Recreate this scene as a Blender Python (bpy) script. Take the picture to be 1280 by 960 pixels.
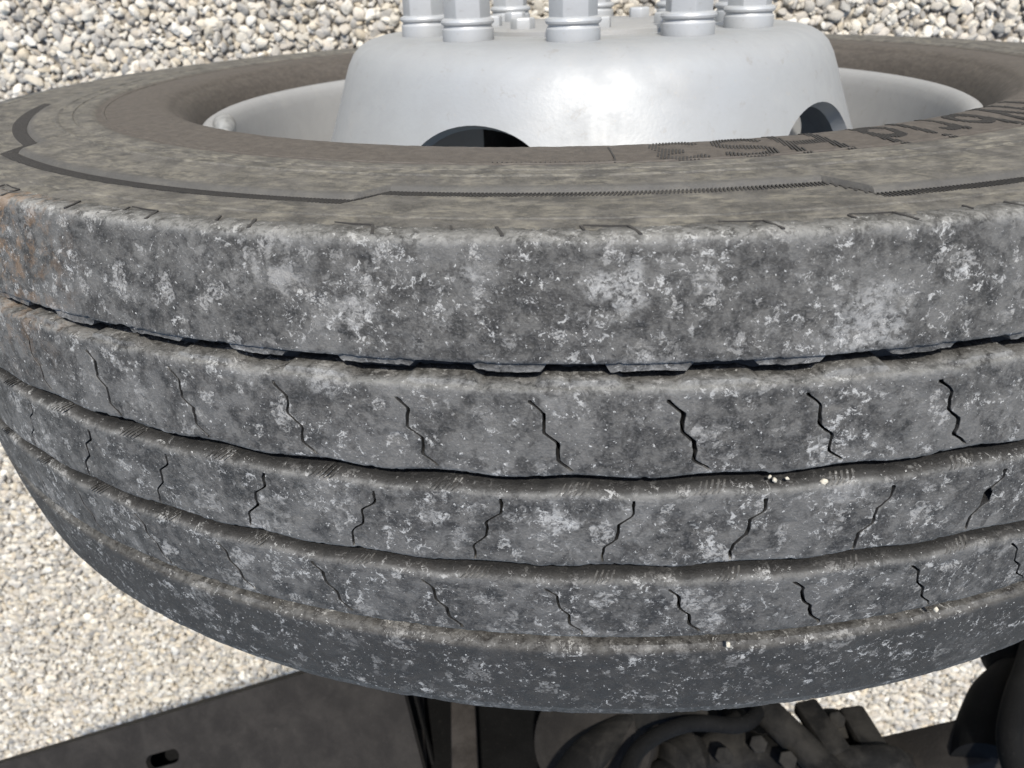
import bpy, bmesh, math, random
import numpy as np
from mathutils import Matrix, Vector

for o in list(bpy.data.objects):
    bpy.data.objects.remove(o)
scene = bpy.context.scene
COL = scene.collection
random.seed(7)
rng = np.random.default_rng(11)

# ------------------------------------------------------------------ camera
CAM_POS = Vector((0.0, 0.1926, 1.2554))
RIGHT = Vector((0.99677, -0.03382, -0.07277))
DOWN = Vector((0.00265, -0.89247, 0.45109))
FWD = Vector((-0.08021, -0.44983, -0.88951))
F_PX = 1015.5                                     # for a frame 1280 wide
cam_data = bpy.data.cameras.new('camera')
cam_data.sensor_width = 36.0
cam_data.lens = 36.0 * F_PX / 1280.0
cam_data.clip_start = 0.01
cam_data.clip_end = 200.0
cam_data.dof.use_dof = True
cam_data.dof.focus_distance = 0.36
cam_data.dof.aperture_fstop = 18.0
cam = bpy.data.objects.new('camera', cam_data)
COL.objects.link(cam)
m = Matrix.Identity(4)
for i in range(3):
    m[i][0] = RIGHT[i]
    m[i][1] = -DOWN[i]
    m[i][2] = -FWD[i]
    m[i][3] = CAM_POS[i]
cam.matrix_world = m
scene.camera = cam

# ------------------------------------------------------------------ light
SUN = Vector((0.07, 0.66, 0.75)).normalized()     # direction towards the sun
elev = math.asin(SUN.z)
azim = math.atan2(SUN.x, SUN.y)
world = bpy.data.worlds.new('World')
scene.world = world
world.use_nodes = True
wn = world.node_tree.nodes
sky = wn.new('ShaderNodeTexSky')
sky.sky_type = 'NISHITA'
sky.sun_disc = False
sky.sun_elevation = elev
sky.sun_rotation = azim
wbg = wn['Background']
wbg.inputs['Strength'].default_value = 0.14
world.node_tree.links.new(sky.outputs[0], wbg.inputs['Color'])
sun_data = bpy.data.lights.new('sun', 'SUN')
sun_data.energy = 3.4
sun_data.angle = math.radians(2.5)
sun_data.color = (1.0, 0.955, 0.88)
sun = bpy.data.objects.new('sun', sun_data)
COL.objects.link(sun)
sun.rotation_euler = SUN.to_track_quat('Z', 'Y').to_euler()
sun.location = (0, 3, 4)
scene.view_settings.view_transform = 'Standard'
scene.view_settings.look = 'None'
scene.view_settings.gamma = 1.0
scene.view_settings.use_curve_mapping = False
scene.view_settings.exposure = 0.82

R = 0.5                                            # tyre radius, axle height
GROUND = 0.010                                     # top of the pebbles


def px(x, y, Y):
    """world point on the vertical plane Y=const that shows at pixel x, y of the photograph"""
    d = RIGHT * ((x - 640) / F_PX) + DOWN * ((y - 480) / F_PX) + FWD
    return CAM_POS + d * ((Y - CAM_POS.y) / d.y)


# ------------------------------------------------------------------ materials
class NT:
    def __init__(self, name):
        self.m = bpy.data.materials.new(name)
        self.m.use_nodes = True
        self.t = self.m.node_tree
        self.b = self.t.nodes['Principled BSDF']

    def n(self, kind, **kw):
        nd = self.t.nodes.new(kind)
        for k, v in kw.items():
            setattr(nd, k, v)
        return nd

    def put(self, sock, v):
        if v is None:
            return
        if hasattr(v, 'is_output') or isinstance(v, bpy.types.NodeSocket):
            self.t.links.new(v, sock)
        else:
            sock.default_value = v

    def coord(self):
        return self.n('ShaderNodeTexCoord').outputs['Object']

    def math(self, op, a, b=None, c=None, clamp=False):
        nd = self.n('ShaderNodeMath', operation=op, use_clamp=clamp)
        self.put(nd.inputs[0], a)
        self.put(nd.inputs[1], b)
        self.put(nd.inputs[2], c)
        return nd.outputs[0]

    def noise(self, vec, scale, detail=4.0, rough=0.55, dist=0.0, color=False):
        nd = self.n('ShaderNodeTexNoise')
        self.put(nd.inputs['Vector'], vec)
        nd.inputs['Scale'].default_value = scale
        nd.inputs['Detail'].default_value = detail
        nd.inputs['Roughness'].default_value = rough
        nd.inputs['Distortion'].default_value = dist
        return nd.outputs['Color' if color else 'Fac']

    def step(self, v, lo, hi, a=0.0, b=1.0):
        nd = self.n('ShaderNodeMapRange', interpolation_type='SMOOTHSTEP')
        self.put(nd.inputs['Value'], v)
        nd.inputs['From Min'].default_value = lo
        nd.inputs['From Max'].default_value = hi
        nd.inputs['To Min'].default_value = a
        nd.inputs['To Max'].default_value = b
        return nd.outputs[0]

    def mix(self, fac, a, b, blend='MIX'):
        nd = self.n('ShaderNodeMix', data_type='RGBA', blend_type=blend)
        self.put(nd.inputs[0], fac)
        for s, v in ((nd.inputs[6], a), (nd.inputs[7], b)):
            if isinstance(v, tuple) and len(v) == 3:
                v = (*v, 1)
            self.put(s, v)
        return nd.outputs[2]

    def warp(self, vec, scale, amount, detail=3):
        c = self.noise(vec, scale, detail, color=True)
        s = self.n('ShaderNodeVectorMath', operation='SUBTRACT')
        self.t.links.new(c, s.inputs[0])
        s.inputs[1].default_value = (.5, .5, .5)
        a = self.n('ShaderNodeVectorMath', operation='MULTIPLY_ADD')
        self.t.links.new(s.outputs[0], a.inputs[0])
        a.inputs[1].default_value = (amount,) * 3
        self.t.links.new(vec, a.inputs[2])
        return a.outputs[0]

    def voro(self, vec, scale, feature='F1', rand=1.0):
        nd = self.n('ShaderNodeTexVoronoi', feature=feature)
        self.put(nd.inputs['Vector'], vec)
        nd.inputs['Scale'].default_value = scale
        nd.inputs['Randomness'].default_value = rand
        return nd

    def bump(self, h, dist, strength=1.0, prev=None):
        nd = self.n('ShaderNodeBump')
        nd.inputs['Distance'].default_value = dist
        nd.inputs['Strength'].default_value = strength
        self.put(nd.inputs['Height'], h)
        if prev is not None:
            self.t.links.new(prev, nd.inputs['Normal'])
        return nd.outputs[0]

    def out(self, color, rough, normal=None, metal=0.0, spec=0.5):
        if isinstance(color, tuple) and len(color) == 3:
            color = (*color, 1)
        self.put(self.b.inputs['Base Color'], color)
        self.put(self.b.inputs['Roughness'], rough)
        self.put(self.b.inputs['Metallic'], metal)
        self.b.inputs['Specular IOR Level'].default_value = spec
        if normal is not None:
            self.t.links.new(normal, self.b.inputs['Normal'])
        return self.m


SCUFFS = [((0.014, 0.095, 0.996), 0.013, 0.5), ((0.102, 0.08, 0.985), 0.018, 0.42), ((-0.094, 0.06, 0.987), 0.01, 0.4), ((-0.007, 0.006, 0.996), 0.009, 0.6), ((-0.033, 0.1, 0.995), 0.01, 0.45)]


def tread_material():
    t = NT('worn_tread_rubber')
    c = t.coord()
    at = t.n('ShaderNodeAttribute', attribute_name='edge').outputs['Fac']
    bare_shade = t.n('ShaderNodeAttribute', attribute_name='bare_shade').outputs['Fac']  # per-vertex darkness: bare rubber plus painted shade
    w1 = t.warp(c, 55, 0.014)
    w2 = t.warp(c, 170, 0.0075, 4)
    n_big = t.noise(w1, 40, 4, .62)
    n_mid = t.noise(w2, 150, 6, .66)
    n_fine = t.noise(c, 950, 2, .6)
    col = t.mix(t.step(n_mid, .36, .66), (.0205, .0195, .0178), (.080, .0765, .0700))
    col = t.mix(t.step(n_big, .46, .60, 0, .55), col, (.112, .108, .100))
    dk = t.step(t.noise(w1, 92, 4, .62), .53, .62, 0, .70)
    col = t.mix(dk, col, (.0265, .0250, .0228))
    col = t.mix(t.step(n_fine, .46, .68, 0, .24), col, (.150, .147, .139))
    col = t.mix(t.step(bare_shade, .0, .7), col, t.mix(.80, col, (.0200, .0185, .0165)))
    # pale smears, chips and flecks left by stones
    total = None
    for vec, scale, thr, reach, gain, lo, hi in ((t.warp(c, 110, .024, 5), 38, .62, .62, .40, .43, .61), (t.warp(c, 210, .014, 5), 88, .68, .66, .64, .41, .58),
                                                 (t.warp(c, 330, .0085, 4), 175, .74, .62, .72, .40, .57)):
        v = t.voro(vec, scale)
        k = t.n('ShaderNodeSeparateColor')
        t.t.links.new(v.outputs['Color'], k.inputs[0])
        lim = t.math('MULTIPLY', t.step(k.outputs[0], thr, 1.0), reach)
        cell = t.step(t.math('SUBTRACT', lim, v.outputs['Distance']), 0, .08)
        cell = t.math('MULTIPLY', cell, t.step(t.noise(w2, scale * 4.5, 4, .74), lo, hi))
        cell = t.math('MULTIPLY', cell, t.step(k.outputs[1], .0, 1.0, .10, gain))
        cell = t.math('MULTIPLY', cell, t.step(bare_shade, .1, .7, 1.0, .55))
        col = t.mix(cell, col, (.31, .300, .280))
        total = cell if total is None else t.math('MAXIMUM', total, cell)
    # a few large chalky scuffs
    wl = t.warp(c, 75, .030, 4)
    for p, r0, g in (SCUFFS):
        d = t.n('ShaderNodeVectorMath', operation='DISTANCE')
        t.t.links.new(wl, d.inputs[0])
        d.inputs[1].default_value = p
        f = t.math('MULTIPLY', t.step(d.outputs['Value'], r0, r0 * .45), t.step(t.noise(w2, 330, 5, .75), .40, .58))
        col = t.mix(t.math('MULTIPLY', f, g), col, (.37, .362, .342))
    # scratchy white scuffs and flecks
    sc = t.step(t.noise(t.warp(c, 130, .012, 3), 230, 6, .78), .560, .600)
    sc = t.math('MULTIPLY', sc, t.step(t.noise(c, 42, 3, .6), .49, .58))
    col = t.mix(t.math('MULTIPLY', sc, .62), col, (.40, .392, .370))
    fl = t.step(t.noise(t.warp(c, 700, .0020, 3), 600, 3, .65), .655, .68)
    col = t.mix(t.math('MULTIPLY', fl, .70), col, (.46, .45, .425))
    # dust rubbed into the worn edges and ledges
    ed = t.math('MULTIPLY', at, t.step(t.noise(w2, 240, 5, .7), .36, .62))
    col = t.mix(t.math('MULTIPLY', ed, .66), col, (.26, .253, .235))
    # bare rubber with shade painted in: cuts, groove walls and inner ribs go darker
    col = t.mix(t.step(bare_shade, .70, 1.0), col, t.mix(t.step(n_mid, .35, .70, .97, .84), col, (.0120, .0118, .0115)))
    # a rusty stain near the shoulder
    d = t.n('ShaderNodeVectorMath', operation='DISTANCE')
    t.t.links.new(c, d.inputs[0])
    d.inputs[1].default_value = (-.262, .098, .912)
    rs = t.math('MULTIPLY', t.step(d.outputs['Value'], .080, .01), t.step(t.noise(w1, 120, 5, .7), .46, .62))
    col = t.mix(t.math('MULTIPLY', rs, .42), col, (.22, .13, .065))
    h = t.math('ADD', t.math('MULTIPLY', n_mid, .6), t.math('MULTIPLY', n_fine, .4))
    nb = t.bump(h, .0012, .85)
    h2 = t.math('ADD', t.math('MULTIPLY', total, -.5), t.math('MULTIPLY', fl, .5))
    nb = t.bump(h2, .0006, .8, nb)
    return t.out(col, t.step(n_mid, .3, .7, .60, .82), nb, spec=.24)


def sidewall_material():
    t = NT('dusty_sidewall_rubber')
    c = t.coord()
    s = t.n('ShaderNodeSeparateXYZ')
    t.t.links.new(c, s.inputs[0])
    z = t.math('SUBTRACT', s.outputs[2], R)
    r = t.math('SQRT', t.math('ADD', t.math('MULTIPLY', s.outputs[0], s.outputs[0]), t.math('MULTIPLY', z, z)))
    ang = t.math('ARCTAN2', s.outputs[0], z)
    cm = t.n('ShaderNodeCombineXYZ')
    t.t.links.new(t.math('MULTIPLY', ang, .20), cm.inputs[0])
    t.t.links.new(s.outputs[1], cm.inputs[1])
    t.t.links.new(r, cm.inputs[2])
    streak = t.noise(cm.outputs[0], 260, 8, .74)
    blot = t.noise(t.warp(c, 60, .02), 75, 6, .66)
    fine = t.noise(c, 800, 4, .65)
    col = t.mix(t.step(blot, .36, .66), (.041, .0385, .035), (.086, .080, .071))
    dust = t.math('MULTIPLY', t.step(streak, .40, .64), t.step(t.noise(c, 52, 5, .62), .34, .60))
    col = t.mix(t.math('MULTIPLY', dust, .46), col, (.245, .222, .172))
    col = t.mix(t.step(fine, .45, .75, 0, .26), col, (.20, .185, .15))
    clean = t.n('ShaderNodeAttribute', attribute_name='clean').outputs['Fac']
    col = t.mix(t.math('MULTIPLY', clean, .75), col, (.060, .057, .053))
    # the brown bead-side band
    brown = t.step(r, .3862, .3835)
    bcol = t.mix(t.step(streak, .3, .7), (.046, .039, .033), (.080, .068, .057))
    bcol = t.mix(t.step(fine, .55, .8, 0, .3), bcol, (.14, .12, .10))
    col = t.mix(t.math('MULTIPLY', brown, .92), col, bcol)
    # bare black in the grooves between the ribs
    inner = t.step(s.outputs[1], .104, .100)
    col = t.mix(t.math('MULTIPLY', inner, t.step(r, .46, .462)), col,
                t.mix(t.step(blot, .4, .75), (.022, .023, .024), (.060, .060, .058)))
    nb = t.bump(t.math('ADD', blot, t.math('MULTIPLY', fine, .5)), .0009, .5)
    nb = t.bump(streak, .0006, .5, nb)
    return t.out(col, .62, nb, spec=.35)


def plain_rubber():
    t = NT('clean_dark_rubber')
    c = t.coord()
    f = t.noise(c, 400, 4, .6)
    return t.out(t.mix(f, (.022, .021, .020), (.042, .039, .036)), .65, t.bump(f, .0004, .4), spec=.3)


def silver_paint(name='silver_wheel_paint', base=(.275, .28, .28), rough=.52):
    t = NT(name)
    c = t.coord()
    g = t.noise(t.warp(c, 20, .05), 30, 5, .6)
    f = t.noise(c, 1500, 2, .5)
    col = t.mix(t.step(g, .35, .7), base, tuple(x * .93 for x in base))
    dirt = t.math('MULTIPLY', t.step(t.noise(c, 14, 6, .68), .52, .72), .20)
    col = t.mix(dirt, col, (.36, .34, .31))
    dr = t.step(t.noise(t.warp(c, 60, .02), 85, 6, .7), .58, .70, 0, .30)
    col = t.mix(dr, col, (.17, .145, .115))
    sp = t.step(t.noise(c, 260, 3, .6), .66, .70)
    col = t.mix(t.math('MULTIPLY', sp, .35), col, (.30, .28, .25))
    nb = t.bump(t.noise(c, 420, 2, .5), .00035, .30)
    return t.out(col, t.step(g, .3, .7, rough - .04, rough + .10), t.bump(f, .0001, .2, nb), metal=.18)


def pebble_material():
    t = NT('pebble_stone')
    a = t.n('ShaderNodeAttribute', attribute_name='pebble_colour', attribute_type='INSTANCER').outputs['Color']
    c = t.coord()
    n1 = t.noise(c, 1.6, 5, .62)
    col = t.mix(t.step(n1, .40, .72, 0, .45), a, (.30, .27, .22))
    col = t.mix(t.step(t.noise(c, 9, 3, .6), .56, .72, 0, .35), col, (.70, .66, .58))
    return t.out(col, .55, t.bump(t.noise(c, 5, 5, .6), .05, .35), spec=.35)


def ground_material():
    t = NT('gravel_bed')
    c = t.coord()
    v = t.voro(c, 62)
    k = t.n('ShaderNodeSeparateColor')
    t.t.links.new(v.outputs['Color'], k.inputs[0])
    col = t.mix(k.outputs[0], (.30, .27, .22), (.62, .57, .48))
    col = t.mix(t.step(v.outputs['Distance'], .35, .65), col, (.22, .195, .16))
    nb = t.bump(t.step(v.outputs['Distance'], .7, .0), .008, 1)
    return t.out(col, .8, nb, spec=.2)


def chassis_paint(name, c0=(.014, .014, .014), c1=(.055, .050, .044), dust=.5):
    t = NT(name)
    c = t.coord()
    g = t.noise(t.warp(c, 12, .06), 24, 6, .66)
    f = t.noise(c, 330, 4, .65)
    col = t.mix(t.step(g, .36, .70, 0, dust), c0, c1)
    scr = t.step(t.noise(t.warp(c, 40, .03), 150, 7, .8), .60, .68, 0, .22)
    col = t.mix(scr, col, tuple(x * 2.2 for x in c1))
    col = t.mix(t.step(f, .60, .78, 0, .40), col, (.05, .045, .04))
    return t.out(col, .8, t.bump(t.math('ADD', g, f), .0012, .5), spec=.12)


def metal_material(name, col, rough):
    t = NT(name)
    f = t.noise(t.coord(), 160, 4, .6)
    return t.out(t.mix(t.step(f, .4, .7), col, tuple(x * .72 for x in col)), rough, t.bump(f, .0004, .4), metal=.6)


M_TREAD = tread_material()
M_SIDE = sidewall_material()
M_RUB = plain_rubber()
M_SILVER = silver_paint()
M_RIM = silver_paint('rim_paint', (.27, .268, .262), .54)
M_NUT = silver_paint('nut_paint', (.36, .365, .365), .44)
M_PEB = pebble_material()
M_GROUND = ground_material()
M_BLACK = chassis_paint('black_chassis_paint', (.0150, .0135, .0122), (.030, .027, .024), .7)
M_GRIME = chassis_paint('grimy_cast_iron', (.0045, .0044, .0042), (.026, .024, .021), .8)
M_HOSE = chassis_paint('black_hose_rubber', (.0030, .0030, .0030), (.008, .008, .008), .5)
M_BROWN = chassis_paint('weathered_bracket_paint', (.022, .019, .0165), (.050, .044, .039), .8)
M_LEAD = metal_material('balance_weight_metal', (.36, .36, .35), .50)


# ------------------------------------------------------------------ helpers
def link(name, me, mat, parent=None):
    me.materials.append(mat)
    o = bpy.data.objects.new(name, me)
    COL.objects.link(o)
    if parent is not None:
        o.parent = parent
    return o


def thing(name, label, cat, group=None, loc=(0, 0, 0)):
    o = bpy.data.objects.new(name, None)
    o.empty_display_size = .1
    o.location = loc
    COL.objects.link(o)
    o['label'] = label
    o['category'] = cat
    if group:
        o['group'] = group
    return o


def grid_mesh(name, P, close_u=False, close_v=False, smooth=True, sharp=None, keep=None):
    """P: (rows, cols, 3) array -> quad mesh"""
    nr, nc = P.shape[:2]
    idx = np.arange(nr * nc).reshape(nr, nc)
    if close_v:
        idx = np.concatenate([idx, idx[:, :1]], 1)
    if close_u:
        idx = np.concatenate([idx, idx[:1]], 0)
    q = np.stack([idx[:-1, :-1], idx[1:, :-1], idx[1:, 1:], idx[:-1, 1:]], -1).reshape(-1, 4)
    me = bpy.data.meshes.new(name)
    me.vertices.add(nr * nc)
    me.vertices.foreach_set('co', P.reshape(-1).astype(np.float32))
    me.loops.add(q.size)
    me.loops.foreach_set('vertex_index', q.reshape(-1).astype(np.int32))
    me.polygons.add(len(q))
    me.polygons.foreach_set('loop_start', (np.arange(len(q)) * 4).astype(np.int32))
    me.polygons.foreach_set('loop_total', np.full(len(q), 4, np.int32))
    me.update(calc_edges=True)
    me.validate()
    if smooth:
        me.polygons.foreach_set('use_smooth', np.ones(len(me.polygons), bool))
        if sharp:
            me.set_sharp_from_angle(angle=math.radians(sharp))
    me.update()
    return me


def lathe(name, prof, nseg, centre=(0, 0, R), sharp=40, closed=False):
    """prof: (radius, Y) pairs turned round the wheel axis"""
    ph = np.linspace(0, 2 * math.pi, nseg, endpoint=False)
    pr = np.array(prof)
    P = np.zeros((len(pr), nseg, 3))
    P[..., 0] = centre[0] + pr[:, :1] * np.sin(ph)
    P[..., 1] = centre[1] + pr[:, 1:2]
    P[..., 2] = centre[2] + pr[:, :1] * np.cos(ph)
    return grid_mesh(name, P, close_u=closed, close_v=True, sharp=sharp)


def bm_mesh(name, bm, smooth=True, sharp=35):
    me = bpy.data.meshes.new(name)
    bm.normal_update()
    bm.to_mesh(me)
    bm.free()
    if smooth:
        me.polygons.foreach_set('use_smooth', np.ones(len(me.polygons), bool))
        me.set_sharp_from_angle(angle=math.radians(sharp))
    return me


def smooth_curve(pts, n=8):
    """Catmull-Rom through the points"""
    p = [Vector(q) for q in pts]
    p = [p[0] * 2 - p[1]] + p + [p[-1] * 2 - p[-2]]
    out = []
    for i in range(1, len(p) - 2):
        for k in range(n):
            t = k / n
            a, b, c, d = p[i - 1], p[i], p[i + 1], p[i + 2]
            out.append(.5 * ((2 * b) + (c - a) * t + (2 * a - 5 * b + 4 * c - d) * t * t + (3 * b - a - 3 * c + d) * t ** 3))
    out.append(p[-2])
    return out


def tube_mesh(name, pts, rad, seg=16):
    """capped tube; rad may be one number or one per point"""
    bm = bmesh.new()
    pts = [Vector(p) for p in pts]
    rs = rad if isinstance(rad, (list, tuple)) else [rad] * len(pts)
    rings = []
    ref = Vector((.3, .2, 1)).normalized()
    for i, p in enumerate(pts):
        d = (pts[min(i + 1, len(pts) - 1)] - pts[max(i - 1, 0)]).normalized()
        a = d.cross(ref)
        if a.length < .05:
            a = d.cross(Vector((1, 0, 0)))
        a.normalize()
        b = d.cross(a)
        rings.append([bm.verts.new(p + (a * math.cos(2 * math.pi * k / seg) + b * math.sin(2 * math.pi * k / seg)) * rs[i]) for k in range(seg)])
    for r0, r1 in zip(rings, rings[1:]):
        for k in range(seg):
            bm.faces.new((r0[k], r0[(k + 1) % seg], r1[(k + 1) % seg], r1[k]))
    bm.faces.new(rings[0][::-1])
    bm.faces.new(rings[-1])
    bmesh.ops.recalc_face_normals(bm, faces=bm.faces)
    return bm_mesh(name, bm)


def slab(bm, corners, thick):
    """a bevel-free plate: polygon corners (in order) extruded by the vector thick"""
    a = [bm.verts.new(c) for c in corners]
    b = [bm.verts.new(Vector(c) + thick) for c in corners]
    n = len(a)
    bm.faces.new(a)
    bm.faces.new(b[::-1])
    for i in range(n):
        bm.faces.new((a[i], b[i], b[(i + 1) % n], a[(i + 1) % n]))
    bmesh.ops.recalc_face_normals(bm, faces=bm.faces)


def bevel(bm, w=.002, seg=2):
    e = [e for e in bm.edges if len(e.link_faces) == 2 and e.calc_face_angle(0) > .5]
    bmesh.ops.bevel(bm, geom=e, offset=w, segments=seg, affect='EDGES', profile=.5, clamp_overlap=True)


def box_bm(cx, cy, cz, sx, sy, sz, rot=None):
    bm = bmesh.new()
    bmesh.ops.create_cube(bm, size=1, matrix=Matrix.Translation((cx, cy, cz)) @ (rot or Matrix.Identity(4)) @ Matrix.Diagonal((sx, sy, sz, 1)))
    return bm


def vnoise(x, y, seed=0):
    """smooth value noise in 0..1 on arrays"""
    xi = np.floor(x).astype(np.int64)
    yi = np.floor(y).astype(np.int64)
    fx = x - xi
    fy = y - yi
    fx = fx * fx * (3 - 2 * fx)
    fy = fy * fy * (3 - 2 * fy)

    def h(a, b):
        n = (a * 374761393 + b * 668265263 + seed * 1442695041) & 0x7fffffff
        n = ((n ^ (n >> 13)) * 1274126177) & 0x7fffffff
        return ((n ^ (n >> 16)) & 0xffff) / 65535.0
    return ((h(xi, yi) * (1 - fx) + h(xi + 1, yi) * fx) * (1 - fy) + (h(xi, yi + 1) * (1 - fx) + h(xi + 1, yi + 1) * fx) * fy)


def fbm(x, y, seed=0, oct=4):
    s = 0
    a = .5
    for k in range(oct):
        s = s + a * vnoise(x * 2 ** k, y * 2 ** k, seed + k * 17)
        a *= .5
    return s


# ------------------------------------------------------------------ ground
me = bpy.data.meshes.new('ground')
S = 30.0
me.from_pydata([(-S, -S, 0), (S, -S, 0), (S, S, 0), (-S, S, 0)], [], [(0, 1, 2, 3)])
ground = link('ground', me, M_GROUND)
ground['kind'] = 'structure'


def make_gravel():
    X0, X1, Y0, Y1 = -2.0, 1.8, -2.6, .6
    pts, rot, scl, col, pick = [], [], [], [], []
    palette = np.array([(.66, .61, .52), (.72, .68, .60), (.60, .54, .44), (.55, .50, .43), (.46, .43, .385),
                        (.39, .37, .34), (.58, .50, .38), (.74, .71, .65), (.50, .44, .36), (.30, .29, .27)])
    pw = np.array([.18, .15, .14, .14, .13, .08, .06, .05, .05, .02])
    for layer, (sp, smin, smax, zlo, zhi) in enumerate(((.0112, .0042, .0094, .0010, .0048), (.0090, .0025, .0045, .0026, .0066))):
        nx = int((X1 - X0) / sp)
        ny = int((Y1 - Y0) / (sp * .87))
        gx, gy = np.meshgrid(np.arange(nx), np.arange(ny))
        x = X0 + (gx + .5 * (gy % 2)) * sp + rng.uniform(-.46, .46, gx.shape) * sp
        y = Y0 + gy * sp * .87 + rng.uniform(-.46, .46, gx.shape) * sp
        x = x.ravel()
        y = y.ravel()
        keep = np.ones(len(x), bool) if layer == 0 else rng.random(len(x)) < .45
        # nothing under the wheel where no view reaches
        keep &= ~((np.abs(x) < .16) & (np.abs(y) < .09))
        x = x[keep]
        y = y[keep]
        n = len(x)
        s = smin + (smax - smin) * rng.random(n) ** 1.5
        flat = rng.uniform(.55, .85, n)
        pts.append(np.stack([x, y, rng.uniform(zlo, zhi, n)], 1))
        rot.append(np.stack([rng.normal(0, .35, n), rng.normal(0, .35, n), rng.uniform(0, 6.283, n)], 1))
        scl.append(np.stack([s * rng.uniform(1.0, 1.45, n), s * rng.uniform(.8, 1.05, n), s * flat], 1))
        c = palette[rng.choice(len(palette), n, p=pw)] * rng.uniform(.62, .93, (n, 1)) * np.array([1.0, .985, .95])
        col.append(np.clip(c, 0, .8))
        pick.append(rng.integers(0, 6, n))
    pts, rot, scl, col, pick = (np.concatenate(a) for a in (pts, rot, scl, col, pick))
    me = bpy.data.meshes.new('gravel')
    me.vertices.add(len(pts))
    me.vertices.foreach_set('co', pts.astype(np.float32).ravel())
    for nm, a in (('pebble_rotation', rot), ('pebble_scale', scl), ('pebble_colour', col)):
        at = me.attributes.new(nm, 'FLOAT_VECTOR', 'POINT')
        at.data.foreach_set('vector', a.astype(np.float32).ravel())
    at = me.attributes.new('pebble_shape', 'INT', 'POINT')
    at.data.foreach_set('value', pick.astype(np.int32))
    me.update()
    ob = link('gravel', me, M_PEB)
    ob['kind'] = 'stuff'
    ob['label'] = 'pale cream and grey rounded pebbles covering the ground'
    ob['category'] = 'gravel'
    ng = bpy.data.node_groups.new('scatter_pebbles', 'GeometryNodeTree')
    ng.interface.new_socket('Geometry', in_out='INPUT', socket_type='NodeSocketGeometry')
    ng.interface.new_socket('Geometry', in_out='OUTPUT', socket_type='NodeSocketGeometry')
    N, L = ng.nodes.new, ng.links.new
    gi, go = N('NodeGroupInput'), N('NodeGroupOutput')
    g2i = N('GeometryNodeGeometryToInstance')
    for k in range(6):
        ico = N('GeometryNodeMeshIcoSphere')
        ico.inputs['Radius'].default_value = 1
        ico.inputs['Subdivisions'].default_value = 3
        sp = N('GeometryNodeSetPosition')
        nz = N('ShaderNodeTexNoise')
        nz.noise_dimensions = '4D'
        nz.inputs['W'].default_value = k * 7.3
        nz.inputs['Scale'].default_value = .75
        nz.inputs['Detail'].default_value = 2.5
        sub = N('ShaderNodeVectorMath')
        sub.operation = 'SUBTRACT'
        sub.inputs[1].default_value = (.5, .5, .5)
        mul = N('ShaderNodeVectorMath')
        mul.operation = 'SCALE'
        mul.inputs['Scale'].default_value = 1.5
        L(nz.outputs['Color'], sub.inputs[0])
        L(sub.outputs[0], mul.inputs[0])
        L(mul.outputs[0], sp.inputs['Offset'])
        L(ico.outputs['Mesh'], sp.inputs['Geometry'])
        sm = N('GeometryNodeSetShadeSmooth')
        L(sp.outputs[0], sm.inputs[0])
        mt = N('GeometryNodeSetMaterial')
        mt.inputs['Material'].default_value = M_PEB
        L(sm.outputs[0], mt.inputs[0])
        L(mt.outputs[0], g2i.inputs[0])
    iop = N('GeometryNodeInstanceOnPoints')
    iop.inputs['Pick Instance'].default_value = True

    def attr(name, kind):
        a = N('GeometryNodeInputNamedAttribute')
        a.data_type = kind
        a.inputs['Name'].default_value = name
        return a.outputs['Attribute']
    e2r = N('FunctionNodeEulerToRotation')
    L(attr('pebble_rotation', 'FLOAT_VECTOR'), e2r.inputs[0])
    L(gi.outputs[0], iop.inputs['Points'])
    L(g2i.outputs[0], iop.inputs['Instance'])
    L(attr('pebble_shape', 'INT'), iop.inputs['Instance Index'])
    L(e2r.outputs[0], iop.inputs['Rotation'])
    L(attr('pebble_scale', 'FLOAT_VECTOR'), iop.inputs['Scale'])
    L(iop.outputs[0], go.inputs[0])
    md = ob.modifiers.new('scatter', 'NODES')
    md.node_group = ng
    return ob


make_gravel()

# ------------------------------------------------------------------ wheel
wheel = thing('truck_wheel_assembly', 'worn truck wheel with dusty grooved tyre and silver dished disc standing on gravel', 'wheel')
PITCH = 360.0 / 62
HALF = .1132


def crown(Y):
    return R - .012 * (np.abs(Y) / HALF) ** 2.2


def band_r(deg):
    """radius of the moulded step round the sidewall, which jogs in and out"""
    deg = (np.asarray(deg) + 180) % 360 - 180
    lo, hi = .4405, .4245
    edges = [(-47.0, -44.5, lo - .016, lo), (-11.9, -10.6, lo, hi), (13.4, 14.6, hi, .4475), (44, 46, .4475, hi), (70, 71.5, hi, lo)]
    out = np.full(deg.shape, lo - .016)
    for a, b, v0, v1 in edges:
        t = np.clip((deg - a) / (b - a), 0, 1)
        out = np.where(deg >= a, v0 + (v1 - v0) * t, out)
    t = np.clip((deg - 150) / 3, 0, 1)
    return np.where(deg >= 150, lo + (-.016) * t, out)


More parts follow.
